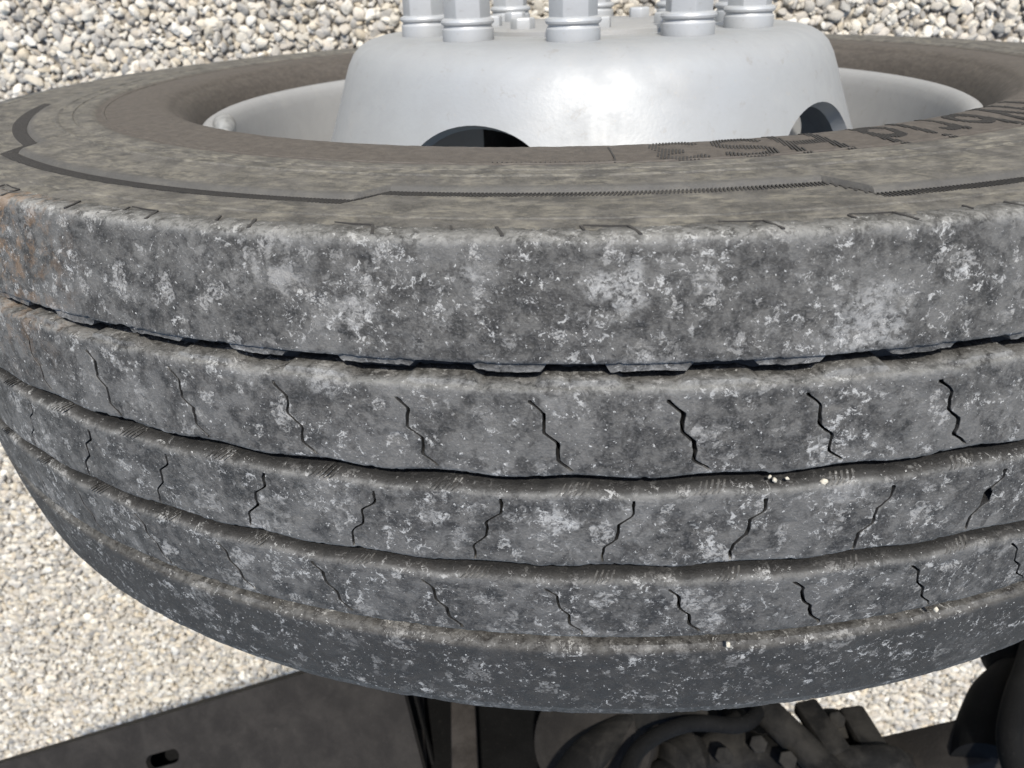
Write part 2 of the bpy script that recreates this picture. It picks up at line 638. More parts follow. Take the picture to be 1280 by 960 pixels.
def make_tyre():
    ph = np.radians(np.linspace(-180, 180, 1800, endpoint=False))
    deg = np.degrees(ph)
    rb = band_r(deg)
    one = np.ones_like(ph)
    rows = []

    def row(r, y):
        rows.append((r * one, y * one))
    # inner sidewall, bead to shoulder
    for r, y in ((.318, -.094), (.325, -.104), (.34, -.114), (.37, -.124), (.41, -.129), (.44, -.128), (.462, -.124), (.474, -.119)):
        row(r, y)
    # groove floor across the tread
    for y in np.linspace(-.112, .110, 40):
        row(float(crown(y)) - .0135, float(y))
    row(.4790, .1126)
    # outer sidewall
    row(.4745, .1134)
    row(.4684, .1137)
    row(.4672, .1128)
    row(.4662, .1137)
    row(.4600, .1138)
    rows.append((np.maximum(rb + .011, .4) * one, .1137 * one))
    rows.append((rb + .0078, .1135 * one))
    rows.append((rb + .0062, .1131 * one))
    clean_from = len(rows)
    rows.append((rb + .0026, .1129 * one))
    rows.append((rb + .0010, .1147 * one))
    rows.append((rb - .0002, .1154 * one))
    rows.append((rb - .0030, .1155 * one))
    rows.append((.5 * (rb + .4100), .1159 * one))
    for r, y in ((.4100, .1160), (.4092, .1167), (.4080, .1167), (.4072, .1161), (.4015, .1162), (.3990, .1163), (.3984, .1157), (.3974, .1157), (.3968, .1163), (.394, .1164), (.3885, .1164), (.3862, .1160), (.3848, .1151), (.3825, .1150), (.3805, .1150), (.3800, .1155), (.3790, .1155), (.3785, .1150), (.374, .1150),
                 (.365, .1156), (.356, .1160), (.349, .1161), (.343, .1158), (.3380, .1148), (.3345, .1132), (.3330, .1114),
                 (.3318, .1108), (.3285, .1084), (.3245, .1040), (.3215, .0985), (.3188, .0915), (.3165, .0850)):
        row(r, y)
    P = np.zeros((len(rows), len(ph), 3))
    for i, (r, y) in enumerate(rows):
        wob = (fbm(deg * 1.4 + 300, np.full_like(deg, i * .35), 5, 3) - .45) * .0006
        P[i, :, 0] = r * np.sin(ph)
        P[i, :, 1] = y + np.where(y > .1, wob, 0)
        P[i, :, 2] = R + r * np.cos(ph)
    P[..., 2] = np.maximum(P[..., 2], GROUND)
    me = grid_mesh('tyre', P, close_u=False, close_v=True, sharp=38)
    cl = np.zeros(P.shape[:2], np.float32)
    cl[clean_from:clean_from + 3] = 1
    at = me.attributes.new('clean', 'FLOAT', 'POINT')
    at.data.foreach_set('value', cl.reshape(-1))
    return link('tyre', me, M_SIDE, wheel)


tyre = make_tyre()


def trap(deg, centre, duty=.5, edge=.05):
    """0..1 blunt worn tooth repeating once a pitch, no two worn alike"""
    q = (np.asarray(deg, float) - centre) / PITCH + .5
    x = np.abs(q % 1 - .5)
    k = np.floor(q)
    j = np.abs(np.sin(k * 12.9898 + centre) * 43758.5453) % 1
    j2 = np.abs(np.sin(k * 78.233 + centre) * 24634.6345) % 1
    worn = .62 + .38 * j + (.20 * (j2 - .5)) * np.sin((q % 1) * 9.0)
    return np.clip((duty * (.88 + .2 * j2) / 2 + edge - x) / edge, 0, 1) * worn


def wave(deg, centre):
    return np.cos(2 * np.pi * (deg - centre) / PITCH)


FINE = 63.0


def make_rib(i, hi, lo, hi_rows, lo_rows, sipe=None, bare_shade=0.0, lip=.5):
    """one tread rib: hi/lo give the edge Y as functions of the angle, rows the walls below them"""
    step = math.degrees(.00105 / R)
    cols = []                                     # (base angle, sipe number or -1, relative place in the cut)
    base = np.arange(-FINE, FINE, step)
    coarse = np.arange(FINE, 360 - FINE, .7)
    sip = []
    if sipe:
        k0 = math.ceil((-FINE + 3 - sipe['phi']) / PITCH)
        k1 = math.floor((FINE - 3 - sipe['phi']) / PITCH)
        sip = [sipe['phi'] + k * PITCH + random.uniform(-.10, .10) for k in range(k0, k1 + 1)]
        near = np.min(np.abs(base[:, None] - np.array(sip)[None]), 1)
        base = base[near > math.degrees(.0016 / R)]
    for b in base:
        cols.append((b, -1, 0))
    for k, s in enumerate(sip):
        for rel in (-2.6, -1.35, -1.0, -.88, .88, 1.0, 1.35, 2.6):
            cols.append((s, k, rel))
    cols.sort(key=lambda c: c[0] + c[2] * math.degrees(.0005 / R))
    for b in coarse:
        cols.append((b, -1, 0))
    A = np.array([c[0] for c in cols])
    K = np.array([c[1] for c in cols])
    REL = np.array([c[2] for c in cols], float)
    width = abs(float(np.mean(hi(np.zeros(1)) - lo(np.zeros(1)))))
    dist = [0, .0004, .001, .0018] + list(np.arange(.0029, width - .0025, .00105)) + [width - .0018, width - .001, width - .0004, width]
    s = np.array(dist) / width
    nt, nc = len(s), len(cols)
    shear = np.zeros(nt)
    if sipe:
        ss = np.array([p[0] for p in sipe['path']])
        oo = np.array([p[1] for p in sipe['path']])
        fine_s = np.linspace(0, 1, 300)
        yy = np.interp(fine_s, ss, oo)
        ker = np.ones(9) / 9
        yy = np.convolve(np.pad(yy, 4, mode='edge'), ker, 'valid')
        shear = np.interp(s, fine_s, yy)
    amp = np.where(np.abs(((A + 180) % 360) - 180) <= FINE, 1.0, 0.0)
    fade = np.clip((FINE - np.abs(((A + 180) % 360) - 180)) / 2.0, 0, 1) * amp
    ang = np.zeros((nt, nc))
    dep = np.zeros((nt, nc))
    edge = np.zeros((nt, nc))
    # shape of every cut
    if sip:
        ns = len(sip)
        s0 = sipe['range'][0] + rng.uniform(-.02, .02, ns)
        s1 = sipe['range'][1] + rng.uniform(-.03, .03, ns)
        hw = sipe['hw'] * rng.uniform(.85, 1.2, ns)
    for r in range(nt):
        off = shear[r] * fade
        if sip:
            isk = K >= 0
            kk = np.maximum(K, 0)
            w = hw[kk] * (.85 + .5 * vnoise(np.full(nc, s[r] * 9.0), kk * 3.7, 3 + i))
            # one torn-open cut
            if 'torn' in sipe:
                tk = int(np.argmin([abs(x - sipe['torn']) for x in sip]))
                w = np.where(kk == tk, w * (1 + 5.5 * np.exp(-((s[r] - .50) / .075) ** 2)), w)
            jig = (vnoise(np.full(nc, s[r] * 14.0), kk * 9.1, 41 + i) - .5) * .0009
            off = off + np.where(isk, REL * w + jig, 0)
            mask = np.clip((s[r] - s0[kk]) / .02, 0, 1) * np.clip((s1[kk] - s[r]) / .02, 0, 1)
            hole = np.exp(-((s[r] - s0[kk] - .02) / .018) ** 2)
            off = off + np.where(isk, REL * hole * .0003, 0)
            dep[r] += np.where(isk & (np.abs(REL) < 1), .0125 * mask, 0)
            dep[r] += np.where(isk & (np.abs(REL) == 1), .00022 * mask, 0)
            edge[r] = np.where(isk & (np.abs(REL) >= 1) & (np.abs(REL) < 2), .18 * mask, 0)
        ang[r] = A + np.degrees(off / R)
    uu = np.radians(ang) * R * 1000               # millimetres along the tread
    Yh, Yl = hi(ang), lo(ang)
    # chipped edges
    ch_h = np.maximum(0, fbm(uu / 5.0, np.zeros_like(uu), 70 + i, 3) - .53) * .0040
    ch_l = np.maximum(0, fbm(uu / 5.0, np.zeros_like(uu), 90 + i, 3) - .53) * .0030
    jit_h = (fbm(uu / 1.6, np.zeros_like(uu), 20 + i, 3) - .45) * .0004
    jit_l = (fbm(uu / 1.6, np.zeros_like(uu), 30 + i, 3) - .45) * .0004
    Yh = Yh - ch_h + jit_h
    Yl = Yl + ch_l + jit_l
    Y = Yh + s[:, None] * (Yl - Yh)
    vv = Y * 1000
    # relief: soft lumps, shallow pits and scars
    rel = (fbm(uu / 22, vv / 22, 11 + i, 3) - .45) * .0007
    rel += (fbm(uu / 6, vv / 6, 51 + i, 3) - .45) * .0004
    pit = np.clip(vnoise(uu / 5.5, vv / 5.5, 61 + i) - .82, 0, 1) * .0030
    rel -= pit
    de = np.minimum(s, 1 - s)[:, None] * width
    rel -= .00060 * np.clip(1 - de / .0016, 0, 1) ** 2
    d_hi = s[:, None] * width
    edge = np.maximum(edge, lip * np.clip(1 - d_hi / .0034, 0, 1) * np.ones_like(edge))
    edge = np.maximum(edge, .35 * np.clip(1 - (width - d_hi) / .0015, 0, 1))
    rad = crown(Y) + rel - dep
    strips = []
    ah, al = ang[0], ang[-1]
    for off, depth, ev, wv in hi_rows[::-1]:
        o = off(ah) if callable(off) else off
        lump = (fbm(uu[0] / 3, np.full(nc, depth * 900), 83 + i, 3) - .45) * .0003
        strips.append((ah, Yh[0] + o + lump, rad[0] - depth - np.abs(lump) * .4, ev, wv))
    for r in range(nt):
        strips.append((ang[r], Y[r], rad[r], edge[r], np.where(dep[r] > .0001, 1.0, bare_shade)))  # cuts and their lips painted dark, shade put into the colour
    for off, depth, ev, wv in lo_rows:
        o = off(al) if callable(off) else off
        lump = (fbm(uu[-1] / 3, np.full(nc, depth * 900), 87 + i, 3) - .45) * .0003
        strips.append((al, Yl[-1] - o + lump, rad[-1] - depth - np.abs(lump) * .4, ev, wv))
    P = np.zeros((len(strips), nc, 3))
    E = np.zeros((len(strips), nc))
    W = np.zeros((len(strips), nc))
    for q, (a, y, rr, ev, wv) in enumerate(strips):
        P[q, :, 0] = rr * np.sin(np.radians(a))
        P[q, :, 1] = y
        P[q, :, 2] = R + rr * np.cos(np.radians(a))
        E[q] = ev
        W[q] = wv
    P[..., 2] = np.maximum(P[..., 2], GROUND - .002)
    me = grid_mesh('tread_rib', P, close_v=True, sharp=48)
    at = me.attributes.new('edge', 'FLOAT', 'POINT')
    at.data.foreach_set('value', E.reshape(-1).astype(np.float32))
    at = me.attributes.new('bare_shade', 'FLOAT', 'POINT')
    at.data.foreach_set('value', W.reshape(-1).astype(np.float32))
    return link('tread_rib', me, M_TREAD, tyre)


def const(v):
    return lambda d: np.full(np.shape(d), v, float)


def path(pts, hi, lo):
    return [((hi - y / 1000.0) / (hi - lo), o / 1000.0) for o, y in pts]


T1 = 2.95                                           # tooth phase in the outer groove
make_rib(1, const(.1118), const(.0690),
         [(.0009, .0012, .75, 0), (.0014, .0045, .55, .2), (.0012, .0110, .3, .5)],
         [(.0002, .0012, .2, .5), (lambda d: .0003 + .0043 * trap(d, T1), .0018, .75, 0), (lambda d: .0008 + .0046 * trap(d, T1), .0145, .1, 1)], lip=.8)
r2h, r2l = .0597, .0243
make_rib(2, const(r2h), lambda d: r2l - .0008 * wave(d, T1),
         [(.0002, .0009, .7, 0), (lambda d: .0003 + .0028 * trap(d, T1 + PITCH / 2), .0015, .7, 0), (lambda d: .0007 + .0030 * trap(d, T1 + PITCH / 2), .0145, .1, 1)],
         [(-.0002, .0015, .1, .6), (.0002, .0145, 0, 1)], lip=.55,
         sipe=dict(phi=3.85, hw=.00060, range=(.13, .94), path=path([(0, 55), (5.4, 50.2), (4.7, 42.9), (10.2, 38.2), (9.8, 31), (15.7, 26.5)], r2h, r2l)))
r3h, r3l = .0160, -.0176
make_rib(3, lambda d: r3h - .0006 * wave(d, T1), lambda d: r3l - .0007 * wave(d, T1 + 1.6),
         [(.0005, .0005, .15, .20), (.0012, .0016, .05, .72), (.0024, .0046, 0, .95), (.0034, .0145, 0, 1)],
         [(-.0002, .0015, .1, .6), (.0002, .0145, 0, 1)], lip=.40,
         sipe=dict(phi=2.45, hw=.00052, range=(.10, .96), torn=19.7, path=path([(0, 12.9), (-.2, 7.3), (-5.8, 2.8), (-6.1, -4.2), (-11.5, -8.9), (-11.8, -15.7)], r3h, r3l)))
r4h, r4l = -.0263, -.0575
make_rib(4, lambda d: r4h - .0006 * wave(d, T1 + 1.6), const(r4l),
         [(.0005, .0005, .15, .20), (.0012, .0016, .05, .72), (.0024, .0046, 0, .95), (.0034, .0145, 0, 1)],
         [(-.0002, .0015, .1, .6), (.0002, .0145, 0, 1)], bare_shade=.18, lip=.30,
         sipe=dict(phi=4.25, hw=.00054, range=(.11, .90), path=path([(0, -29.1), (4.5, -33), (5.4, -40.1), (9.6, -44.2), (10.2, -49.8), (15.2, -54)], r4h, r4l)))
make_rib(5, const(-.0672), const(-.1100),
         [(.0003, .0010, .25, .3), (lambda d: .0006 + .0014 * trap(d, T1 + 1, .93, .02), .0022, .35, .45), (lambda d: .0008 + .0015 * trap(d, T1 + 1, .93, .02), .0145, .1, 1)],
         [(.0030, .0009, .1, .4), (.0065, .0034, .1, .5), (.0095, .0085, .05, .6), (.0105, .0150, 0, .8)], bare_shade=.66, lip=.12)  # innermost rib coloured darker, imitating shade on its inward tilt

# moulded ridges on the walls of the two middle grooves, beside every cut
def make_hatches():
    for (phi0, ytop, ph_w) in ((3.85 + 1.75, .0160, T1), (2.45 - 1.6, -.0263, T1 + 1.6)):
        for k in range(-10, 11):
            c = phi0 + k * PITCH + random.uniform(-.1, .1)
            if abs(c) > 48:
                continue
            bm = bmesh.new()
            for j in range(5):
                a0 = c - .6 + j * .26
                pts = []
                for (dy, dp) in ((-.0008, .0004), (.0008, .0010), (.0021, .0050)):
                    y = ytop - .0009 * float(wave(np.array(a0), ph_w)) + dy
                    a = math.radians(a0 + (dy + .0008) * 1000 * .14)
                    r = float(crown(y)) - dp + .0002
                    pts.append((a, y, r))
                da = .00032 / R
                vs = []
                for (a, y, r) in pts:
                    vs.append([bm.verts.new(((r + dr) * math.sin(a + s * da), y, R + (r + dr) * math.cos(a + s * da))) for s, dr in ((-1.2, -.0006), (-.6, .0004), (.6, .0004), (1.2, -.0006))])
                for q0, q1 in zip(vs, vs[1:]):
                    for e in range(3):
                        bm.faces.new((q0[e], q0[e + 1], q1[e + 1], q1[e]))
                bm.faces.new(vs[0][::-1])
                bm.faces.new(vs[-1])
            bmesh.ops.recalc_face_normals(bm, faces=bm.faces)
            link('wall_hatching', bm_mesh('wall_hatching', bm), M_TREAD, tyre)


make_hatches()


# serrations at the foot of the sidewall step: far too many and too small to pick apart
def make_serrations():
    V, Fc = [], []
    pitch = math.degrees(.00172 / .445)
    for a0 in np.arange(-75, 75, pitch):
        rb = float(band_r(np.array(a0)))
        if abs(float(band_r(np.array(a0 + .2))) - float(band_r(np.array(a0 - .2)))) > .012:
            continue
        n = len(V)
        w = .00038 / rb
        for r, y in ((rb + .0108, .1136), (rb + .0056, .1131), (rb + .0026, .11295)):
            a = math.radians(a0) - .23 * (r - rb - .004) / rb
            for s, dy in ((-1, -.0006), (-1, .00050), (1, .00050), (1, -.0006)):
                V.append((r * math.sin(a + s * w), y + dy, R + r * math.cos(a + s * w)))
        for q in (0, 4):
            for e in range(3):
                Fc.append((n + q + e, n + q + e + 1, n + q + e + 5, n + q + e + 4))
        Fc.append((n, n + 1, n + 2, n + 3))
        Fc.append((n + 8, n + 9, n + 10, n + 11))
    me = bpy.data.meshes.new('sidewall_serration')
    me.from_pydata(V, [], Fc)
    me.update()
    o = link('sidewall_serration', me, M_RUB, tyre)
    o['kind'] = 'stuff'


make_serrations()


# wear slots moulded in the shoulder
def strip(bm, pts, hw, y0, raise_):
    """flat-topped thin bar along (angle deg, radius) points on the outer sidewall"""
    vs = []
    for i, (a, r, y) in enumerate(pts):
        b = pts[min(i + 1, len(pts) - 1)]
        c = pts[max(i - 1, 0)]
        du = math.radians(b[0] - c[0]) * r
        dr = b[1] - c[1]
        l = math.hypot(du, dr) or 1
        nu, nr = -dr / l, du / l
        ring = []
        for s, dy in ((-1, -.0006), (-1, raise_), (1, raise_), (1, -.0006)):
            aa = math.radians(a) + s * hw * nu / r
            rr = r + s * hw * nr
            ring.append(bm.verts.new((rr * math.sin(aa), y + dy, R + rr * math.cos(aa))))
        vs.append(ring)
    for q0, q1 in zip(vs, vs[1:]):
        for e in range(3):
            bm.faces.new((q0[e], q0[e + 1], q1[e + 1], q1[e]))
    bm.faces.new(vs[0])
    bm.faces.new(vs[-1][::-1])


def make_shoulder_slots():
    for k in range(-9, 10):
        a = 2.2 + k * PITCH * .97 + random.uniform(-.25, .25)
        bm = bmesh.new()
        yy = .1134
        strip(bm, [(a - .1, .4770, yy), (a + .12, .4815, yy - .0003), (a + .30, .4862, yy - .0004)], .0006, yy, .00025)
        if k % 2 == 0 or k == 1:
            strip(bm, [(a - 2.0, .4752, yy), (a - 1.0, .4764, yy), (a - .1, .4766, yy)], .00025, yy, .0002)
        if k % 3 != 1:
            strip(bm, [(a - 2.1, .4760, yy), (a - 1.95, .4800, yy - .0003)], .00045, yy, .0002)
        bmesh.ops.recalc_face_normals(bm, faces=bm.faces)
        link('shoulder_slot', bm_mesh('shoulder_slot', bm, smooth=False), M_RUB, tyre)


make_shoulder_slots()


# moulded lettering, each letter made of slanting ridges
def arc(cx, cy, rx, ry, a0, a1, n=14):
    return [(cx + rx * math.cos(math.radians(a0 + (a1 - a0) * i / n)), cy + ry * math.sin(math.radians(a0 + (a1 - a0) * i / n))) for i in range(n + 1)]


GLYPH = {
    'H': [[(.12, .0), (.12, 1)], [(.82, 0), (.82, 1)], [(.12, .5), (.82, .5)]],
    'S': [arc(.45, .73, .36, .20, 20, 270) + arc(.45, .29, .38, .22, 90, -160)],
    '3': [arc(.42, .74, .34, .19, 150, -90) + arc(.42, .29, .38, .24, 90, -150)],
    'd': [arc(.42, .34, .30, .27, 0, 360, 24), [(.74, .02), (.74, 1)]],
    'b': [arc(.45, .34, .30, .27, 0, 360, 24), [(.12, .02), (.12, 1)]],
    'i': [[(.15, 0), (.15, .66)], [(.15, .92), (.15, .96)]],
    'r': [[(.12, 0), (.12, .68)], arc(.40, .40, .26, .24, 160, 60)],
    'y': [[(.08, .68), (.40, .06)], [(.74, .68), (.40, .0), (.28, -.22), (.06, -.22)]],
}


def glyph_inside(ch, x, y, hw):
    d = np.full(x.shape, 9.0)
    for line in GLYPH[ch]:
        for (x0, y0), (x1, y1) in zip(line, line[1:]):
            dx, dy = x1 - x0, y1 - y0
            L = dx * dx + dy * dy + 1e-9
            t = np.clip(((x - x0) * dx + (y - y0) * dy) / L, 0, 1)
            d = np.minimum(d, np.hypot(x - x0 - t * dx, y - y0 - t * dy))
    return d < hw


def side_y(r):
    return float(np.interp(r, [.325, .3285, .3318, .3345, .338, .343, .349, .356, .365, .3825, .3848, .3862, .3885],
                           [.1040, .1084, .1108, .1132, .1148, .1158, .1161, .1160, .1156, .1150, .1151, .1160, .1164]))


def make_letter(ch, deg_right, deg_left):
    """deg_left is where the glyph starts when read from outside (larger angle)"""
    r0, h = .3425, .0385
    if ch == 'y':
        r0 = .3470
    wd = math.radians(deg_left - deg_right) * .36
    gw = {'i': .30, 'r': .64}.get(ch, .94)
    bm = bmesh.new()
    rs = np.linspace(r0 - .010, r0 + h + .003, 120)
    stripe = math.degrees(.00165 / .36)
    for a in np.arange(deg_right - 2, deg_left + 2, stripe):
        aa = a - math.degrees(.23) * (rs - .36) / .36
        gx = (deg_left - aa) / (deg_left - deg_right) * gw
        gy = (rs - r0) / h
        ins = glyph_inside(ch, gx, gy, .088) & (rs > .336)
        j = 0
        while j < len(rs):
            if ins[j]:
                k = j
                while k + 1 < len(rs) and ins[k + 1]:
                    k += 1
                if rs[k] - rs[j] > .0012:
                    sel = np.linspace(j, k, max(2, int((k - j) / 14) + 2)).astype(int)
                    strip(bm, [(float(aa[q]), float(rs[q]), side_y(float(rs[q]))) for q in sel], .00046, .115, .00040)
                j = k + 1
            else:
                j += 1
    bmesh.ops.recalc_face_normals(bm, faces=bm.faces)
    o = link('letter', bm_mesh('letter', bm, smooth=False), M_RUB, tyre)
    return o


for ch, a0, a1 in (('3', 5.2, 9.4), ('S', 10.2, 14.6), ('H', 15.4, 20.0), ('d', 23.0, 27.0), ('i', 27.8, 29.2), ('r', 30.0, 32.6),
                   ('b', 33.4, 37.6), ('y', 38.2, 42.2), ('H', 42.8, 47.4)):
    make_letter(ch, a0, a1)

# fine hatched panel next to the lettering
bm = bmesh.new()
for a in np.arange(-6.0, 2.2, .34):
    strip(bm, [(a, .3765, side_y(.3765)), (a - .08, .3800, side_y(.3800))], .00022, .115, .0002)
strip(bm, [(2.5, .3815, side_y(.3815)), (2.6, .372, side_y(.372)), (2.4, .350, side_y(.350))], .0004, .115, .0004)
bmesh.ops.recalc_face_normals(bm, faces=bm.faces)
o = link('hatched_panel', bm_mesh('hatched_panel', bm, smooth=False), M_RUB, tyre)

# rim and disc
rim_prof = [(.3180, .0845), (.3178, .0905), (.3160, .0938), (.3125, .0955), (.3085, .0952), (.3050, .0930), (.3022, .0890), (.3000, .0820),
            (.2975, .0700), (.2945, .0560), (.2900, .0400), (.2850, .0200), (.2780, .0050), (.2680, -.0100), (.2640, -.0300), (.2680, -.0500), (.2850, -.0600),
            (.2950, -.0850), (.3030, -.0900), (.3140, -.0940), (.3180, -.0900), (.3000, -.0780), (.2880, -.0500), (.2720, -.0350), (.2710, -.0250),
            (.2850, -.0080), (.2920, .0150), (.2990, .0500), (.3050, .0760), (.3120, .0840)]
rim = link('rim', lathe('rim', rim_prof, 220, sharp=50, closed=True), M_RIM, wheel)

HUB_X = .006
hub_c = (HUB_X, 0, R)
disc_prof = [(.2700, -.0150), (.2560, .0080), (.2420, .0320), (.2300, .0560), (.2225, .0730), (.2160, .0900), (.2100, .1060), (.2050, .1200), (.2010, .1300),
             (.1965, .1378), (.1910, .1432), (.1840, .1470), (.1760, .1491), (.1660, .1500), (.1200, .1500), (.0900, .1500)]
disc_in = [(.0900, .1390), (.1200, .1390), (.1650, .1390), (.1760, .1372), (.1840, .1330), (.1890, .1270), (.1940, .1160), (.2000, .1010),
           (.2065, .0850), (.2140, .0660), (.2230, .0470), (.2350, .0240), (.2480, .0020), (.2620, -.0200)]
disc_me = lathe('wheel_disc', disc_prof + disc_in, 240, centre=hub_c, sharp=50, closed=True)
disc = link('wheel_disc', disc_me, M_SILVER, wheel)


def cut_hand_holes():
    bm = bmesh.new()
    for k in range(5):
        a = math.radians(-20.5 + 72 * k)
        out = Vector((math.sin(a), 0, math.cos(a)))
        tan = Vector((math.cos(a), 0, -math.sin(a)))
        nrm = (out * .93 + Vector((0, .36, 0))).normalized()
        up = nrm.cross(tan).normalized()
        if up.y < 0:
            up = -up
        c = Vector(hub_c) + out * .2235 + Vector((0, .066, 0))
        n = 48
        a0 = [bm.verts.new(c - nrm * .05 + tan * .056 * math.cos(2 * math.pi * i / n) + up * .0395 * math.sin(2 * math.pi * i / n)) for i in range(n)]
        a1 = [bm.verts.new(c + nrm * .05 + tan * .056 * math.cos(2 * math.pi * i / n) + up * .0395 * math.sin(2 * math.pi * i / n)) for i in range(n)]
        bm.faces.new(a0)
        bm.faces.new(a1[::-1])
        for i in range(n):
            bm.faces.new((a0[i], a1[i], a1[(i + 1) % n], a0[(i + 1) % n]))
    bmesh.ops.recalc_face_normals(bm, faces=bm.faces)
    cm = bpy.data.meshes.new('cutter')
    bm.to_mesh(cm)
    bm.free()
    co = bpy.data.objects.new('cutter', cm)
    COL.objects.link(co)
    bmm = bmesh.new()
    bmm.from_mesh(disc.data)
    bmesh.ops.recalc_face_normals(bmm, faces=bmm.faces)
    bmm.to_mesh(disc.data)
    bmm.free()
    md = disc.modifiers.new('holes', 'BOOLEAN')
    md.operation = 'DIFFERENCE'
    md.solver = 'EXACT'
    md.object = co
    dg = bpy.context.evaluated_depsgraph_get()
    new = bpy.data.meshes.new_from_object(disc.evaluated_get(dg))
    disc.modifiers.clear()
    disc.data = new
    new.name = 'wheel_disc'
    new.polygons.foreach_set('use_smooth', np.ones(len(new.polygons), bool))
    new.set_sharp_from_angle(angle=math.radians(42))
    bpy.data.objects.remove(co)


cut_hand_holes()


def hex_prism(y0, y1, flat, chamf=.002):
    bm = bmesh.new()
    rr = flat / math.cos(math.pi / 6)
    rings = []
    for y, f in ((y0, 1), (y1 - chamf, 1), (y1, .90)):
        rings.append([bm.verts.new((rr * f * math.cos(math.pi / 3 * k), y, rr * f * math.sin(math.pi / 3 * k))) for k in range(6)])
    for a, b in zip(rings, rings[1:]):
        for k in range(6):
            bm.faces.new((a[k], a[(k + 1) % 6], b[(k + 1) % 6], b[k]))
    bm.faces.new(rings[0])
    bm.faces.new(rings[-1])
    bmesh.ops.recalc_face_normals(bm, faces=bm.faces)
    bevel(bm, .0011, 2)
    return bm


NUT_R = .136
nut_me = bm_mesh('wheel_nut', hex_prism(.011, .046, .0150), sharp=28)
washer_me = lathe('washer', [(.0, .0), (.0185, .0), (.0190, .0010), (.0190, .0085), (.0178, .0098), (.0176, .0108), (.0194, .0120), (.0198, .0134), (.0192, .0150), (.0168, .0160), (.0, .0160)], 40, centre=(0, 0, 0), sharp=35)
stud_me = lathe('stud', [(.0, .040), (.0108, .040), (.0108, .0525), (.0098, .0545), (.0, .0545)], 28, centre=(0, 0, 0), sharp=35)
nut_me.materials.append(M_NUT)
washer_me.materials.append(M_NUT)
stud_me.materials.append(M_NUT)
for k in range(10):
    a = math.radians(-4 + 36 * k)
    n = bpy.data.objects.new('wheel_nut', nut_me)
    COL.objects.link(n)
    n.parent = wheel
    n.location = (HUB_X + NUT_R * math.sin(a), .1495, R + NUT_R * math.cos(a))
    n.rotation_euler = (0, random.uniform(0, 1.05), 0)
    for nm, me_ in (('washer', washer_me), ('stud', stud_me)):
        s = bpy.data.objects.new(nm, me_)
        COL.objects.link(s)
        s.parent = n

hub = link('hub_cap', lathe('hub_cap', [(.0, .1565), (.030, .1565), (.034, .1550), (.040, .1545), (.094, .1545), (.0975, .1530), (.0980, .1480), (.0980, .1200), (.0, .1200)], 96, centre=hub_c, sharp=35), M_RIM, wheel)
bolt_me = bm_mesh('hub_bolt', hex_prism(.0, .0085, .0085, .001), sharp=28)
bolt_me.materials.append(M_NUT)
for k in range(8):
    a = math.radians(-38 + 45 * k)
    b = bpy.data.objects.new('bolt', bolt_me)
    COL.objects.link(b)
    b.parent = hub
    b.location = (HUB_X + .080 * math.sin(a), .1540, R + .080 * math.cos(a))
    b.rotation_euler = (0, random.uniform(0, 1), 0)

# balance weight clipped on the rim lip
wp = []
for q in range(9):
    a = math.radians(-75 + 11.0 * q / 8)
    wp.append((.2990 * math.sin(a), .0905 + .0025 * math.sin(math.pi * q / 8), R + .3005 * math.cos(a)))
weight = link('balance_weight', tube_mesh('balance_weight', wp, [.002, .0056, .0080, .0090, .0092, .0090, .0080, .0056, .002], 18), M_LEAD, rim)
# valve stem, tucked in the dish
va = math.radians(118)
valve = link('valve_stem', tube_mesh('valve_stem', [(.276 * math.sin(va), .02, R + .276 * math.cos(va)), (.268 * math.sin(va), .05, R + .268 * math.cos(va)), (.262 * math.sin(va), .078, R + .262 * math.cos(va))], [.006, .0045, .004], 14), M_LEAD, rim)

# grit lodged in the grooves
for (x, y, s) in ((968, 600, .0008), (1030, 602, .0011), (962, 596, .0006), (984, 598, .0006), (910, 806, .0010), (1170, 762, .0010)):
    d = RIGHT * ((x - 640) / F_PX) + DOWN * ((y - 480) / F_PX) + FWD
    rr = .4985
    ox, oz = CAM_POS.x, CAM_POS.z - R
    A_, B_, C_ = d.x ** 2 + d.z ** 2, 2 * (ox * d.x + oz * d.z), ox * ox + oz * oz - rr * rr
    t_ = (-B_ - math.sqrt(max(0, B_ * B_ - 4 * A_ * C_))) / (2 * A_)
    p = CAM_POS + d * t_
    bm = bmesh.new()
    bmesh.ops.create_icosphere(bm, subdivisions=2, radius=1, matrix=Matrix.Translation(p) @ Matrix.Rotation(random.random() * 6, 4, (0, 0, 1)) @ Matrix.Diagonal((s * 1.4, s, s, 1)))
    for v in bm.verts:
        v.co += Vector((random.uniform(-1, 1), random.uniform(-1, 1), random.uniform(-1, 1))) * s * .18
    t = NT('pale_grit')
    g = link('grit_grain', bm_mesh('grit_grain', bm), t.out((.42, .38, .30), .8), tyre)

# ------------------------------------------------------------------ the vehicle behind the wheel
chassis = thing('truck_chassis', 'dark dusty truck frame and steering axle parts behind the tyre', 'chassis')


def part(name, me, mat, parent=None):
    return link(name, me, mat, parent or chassis)


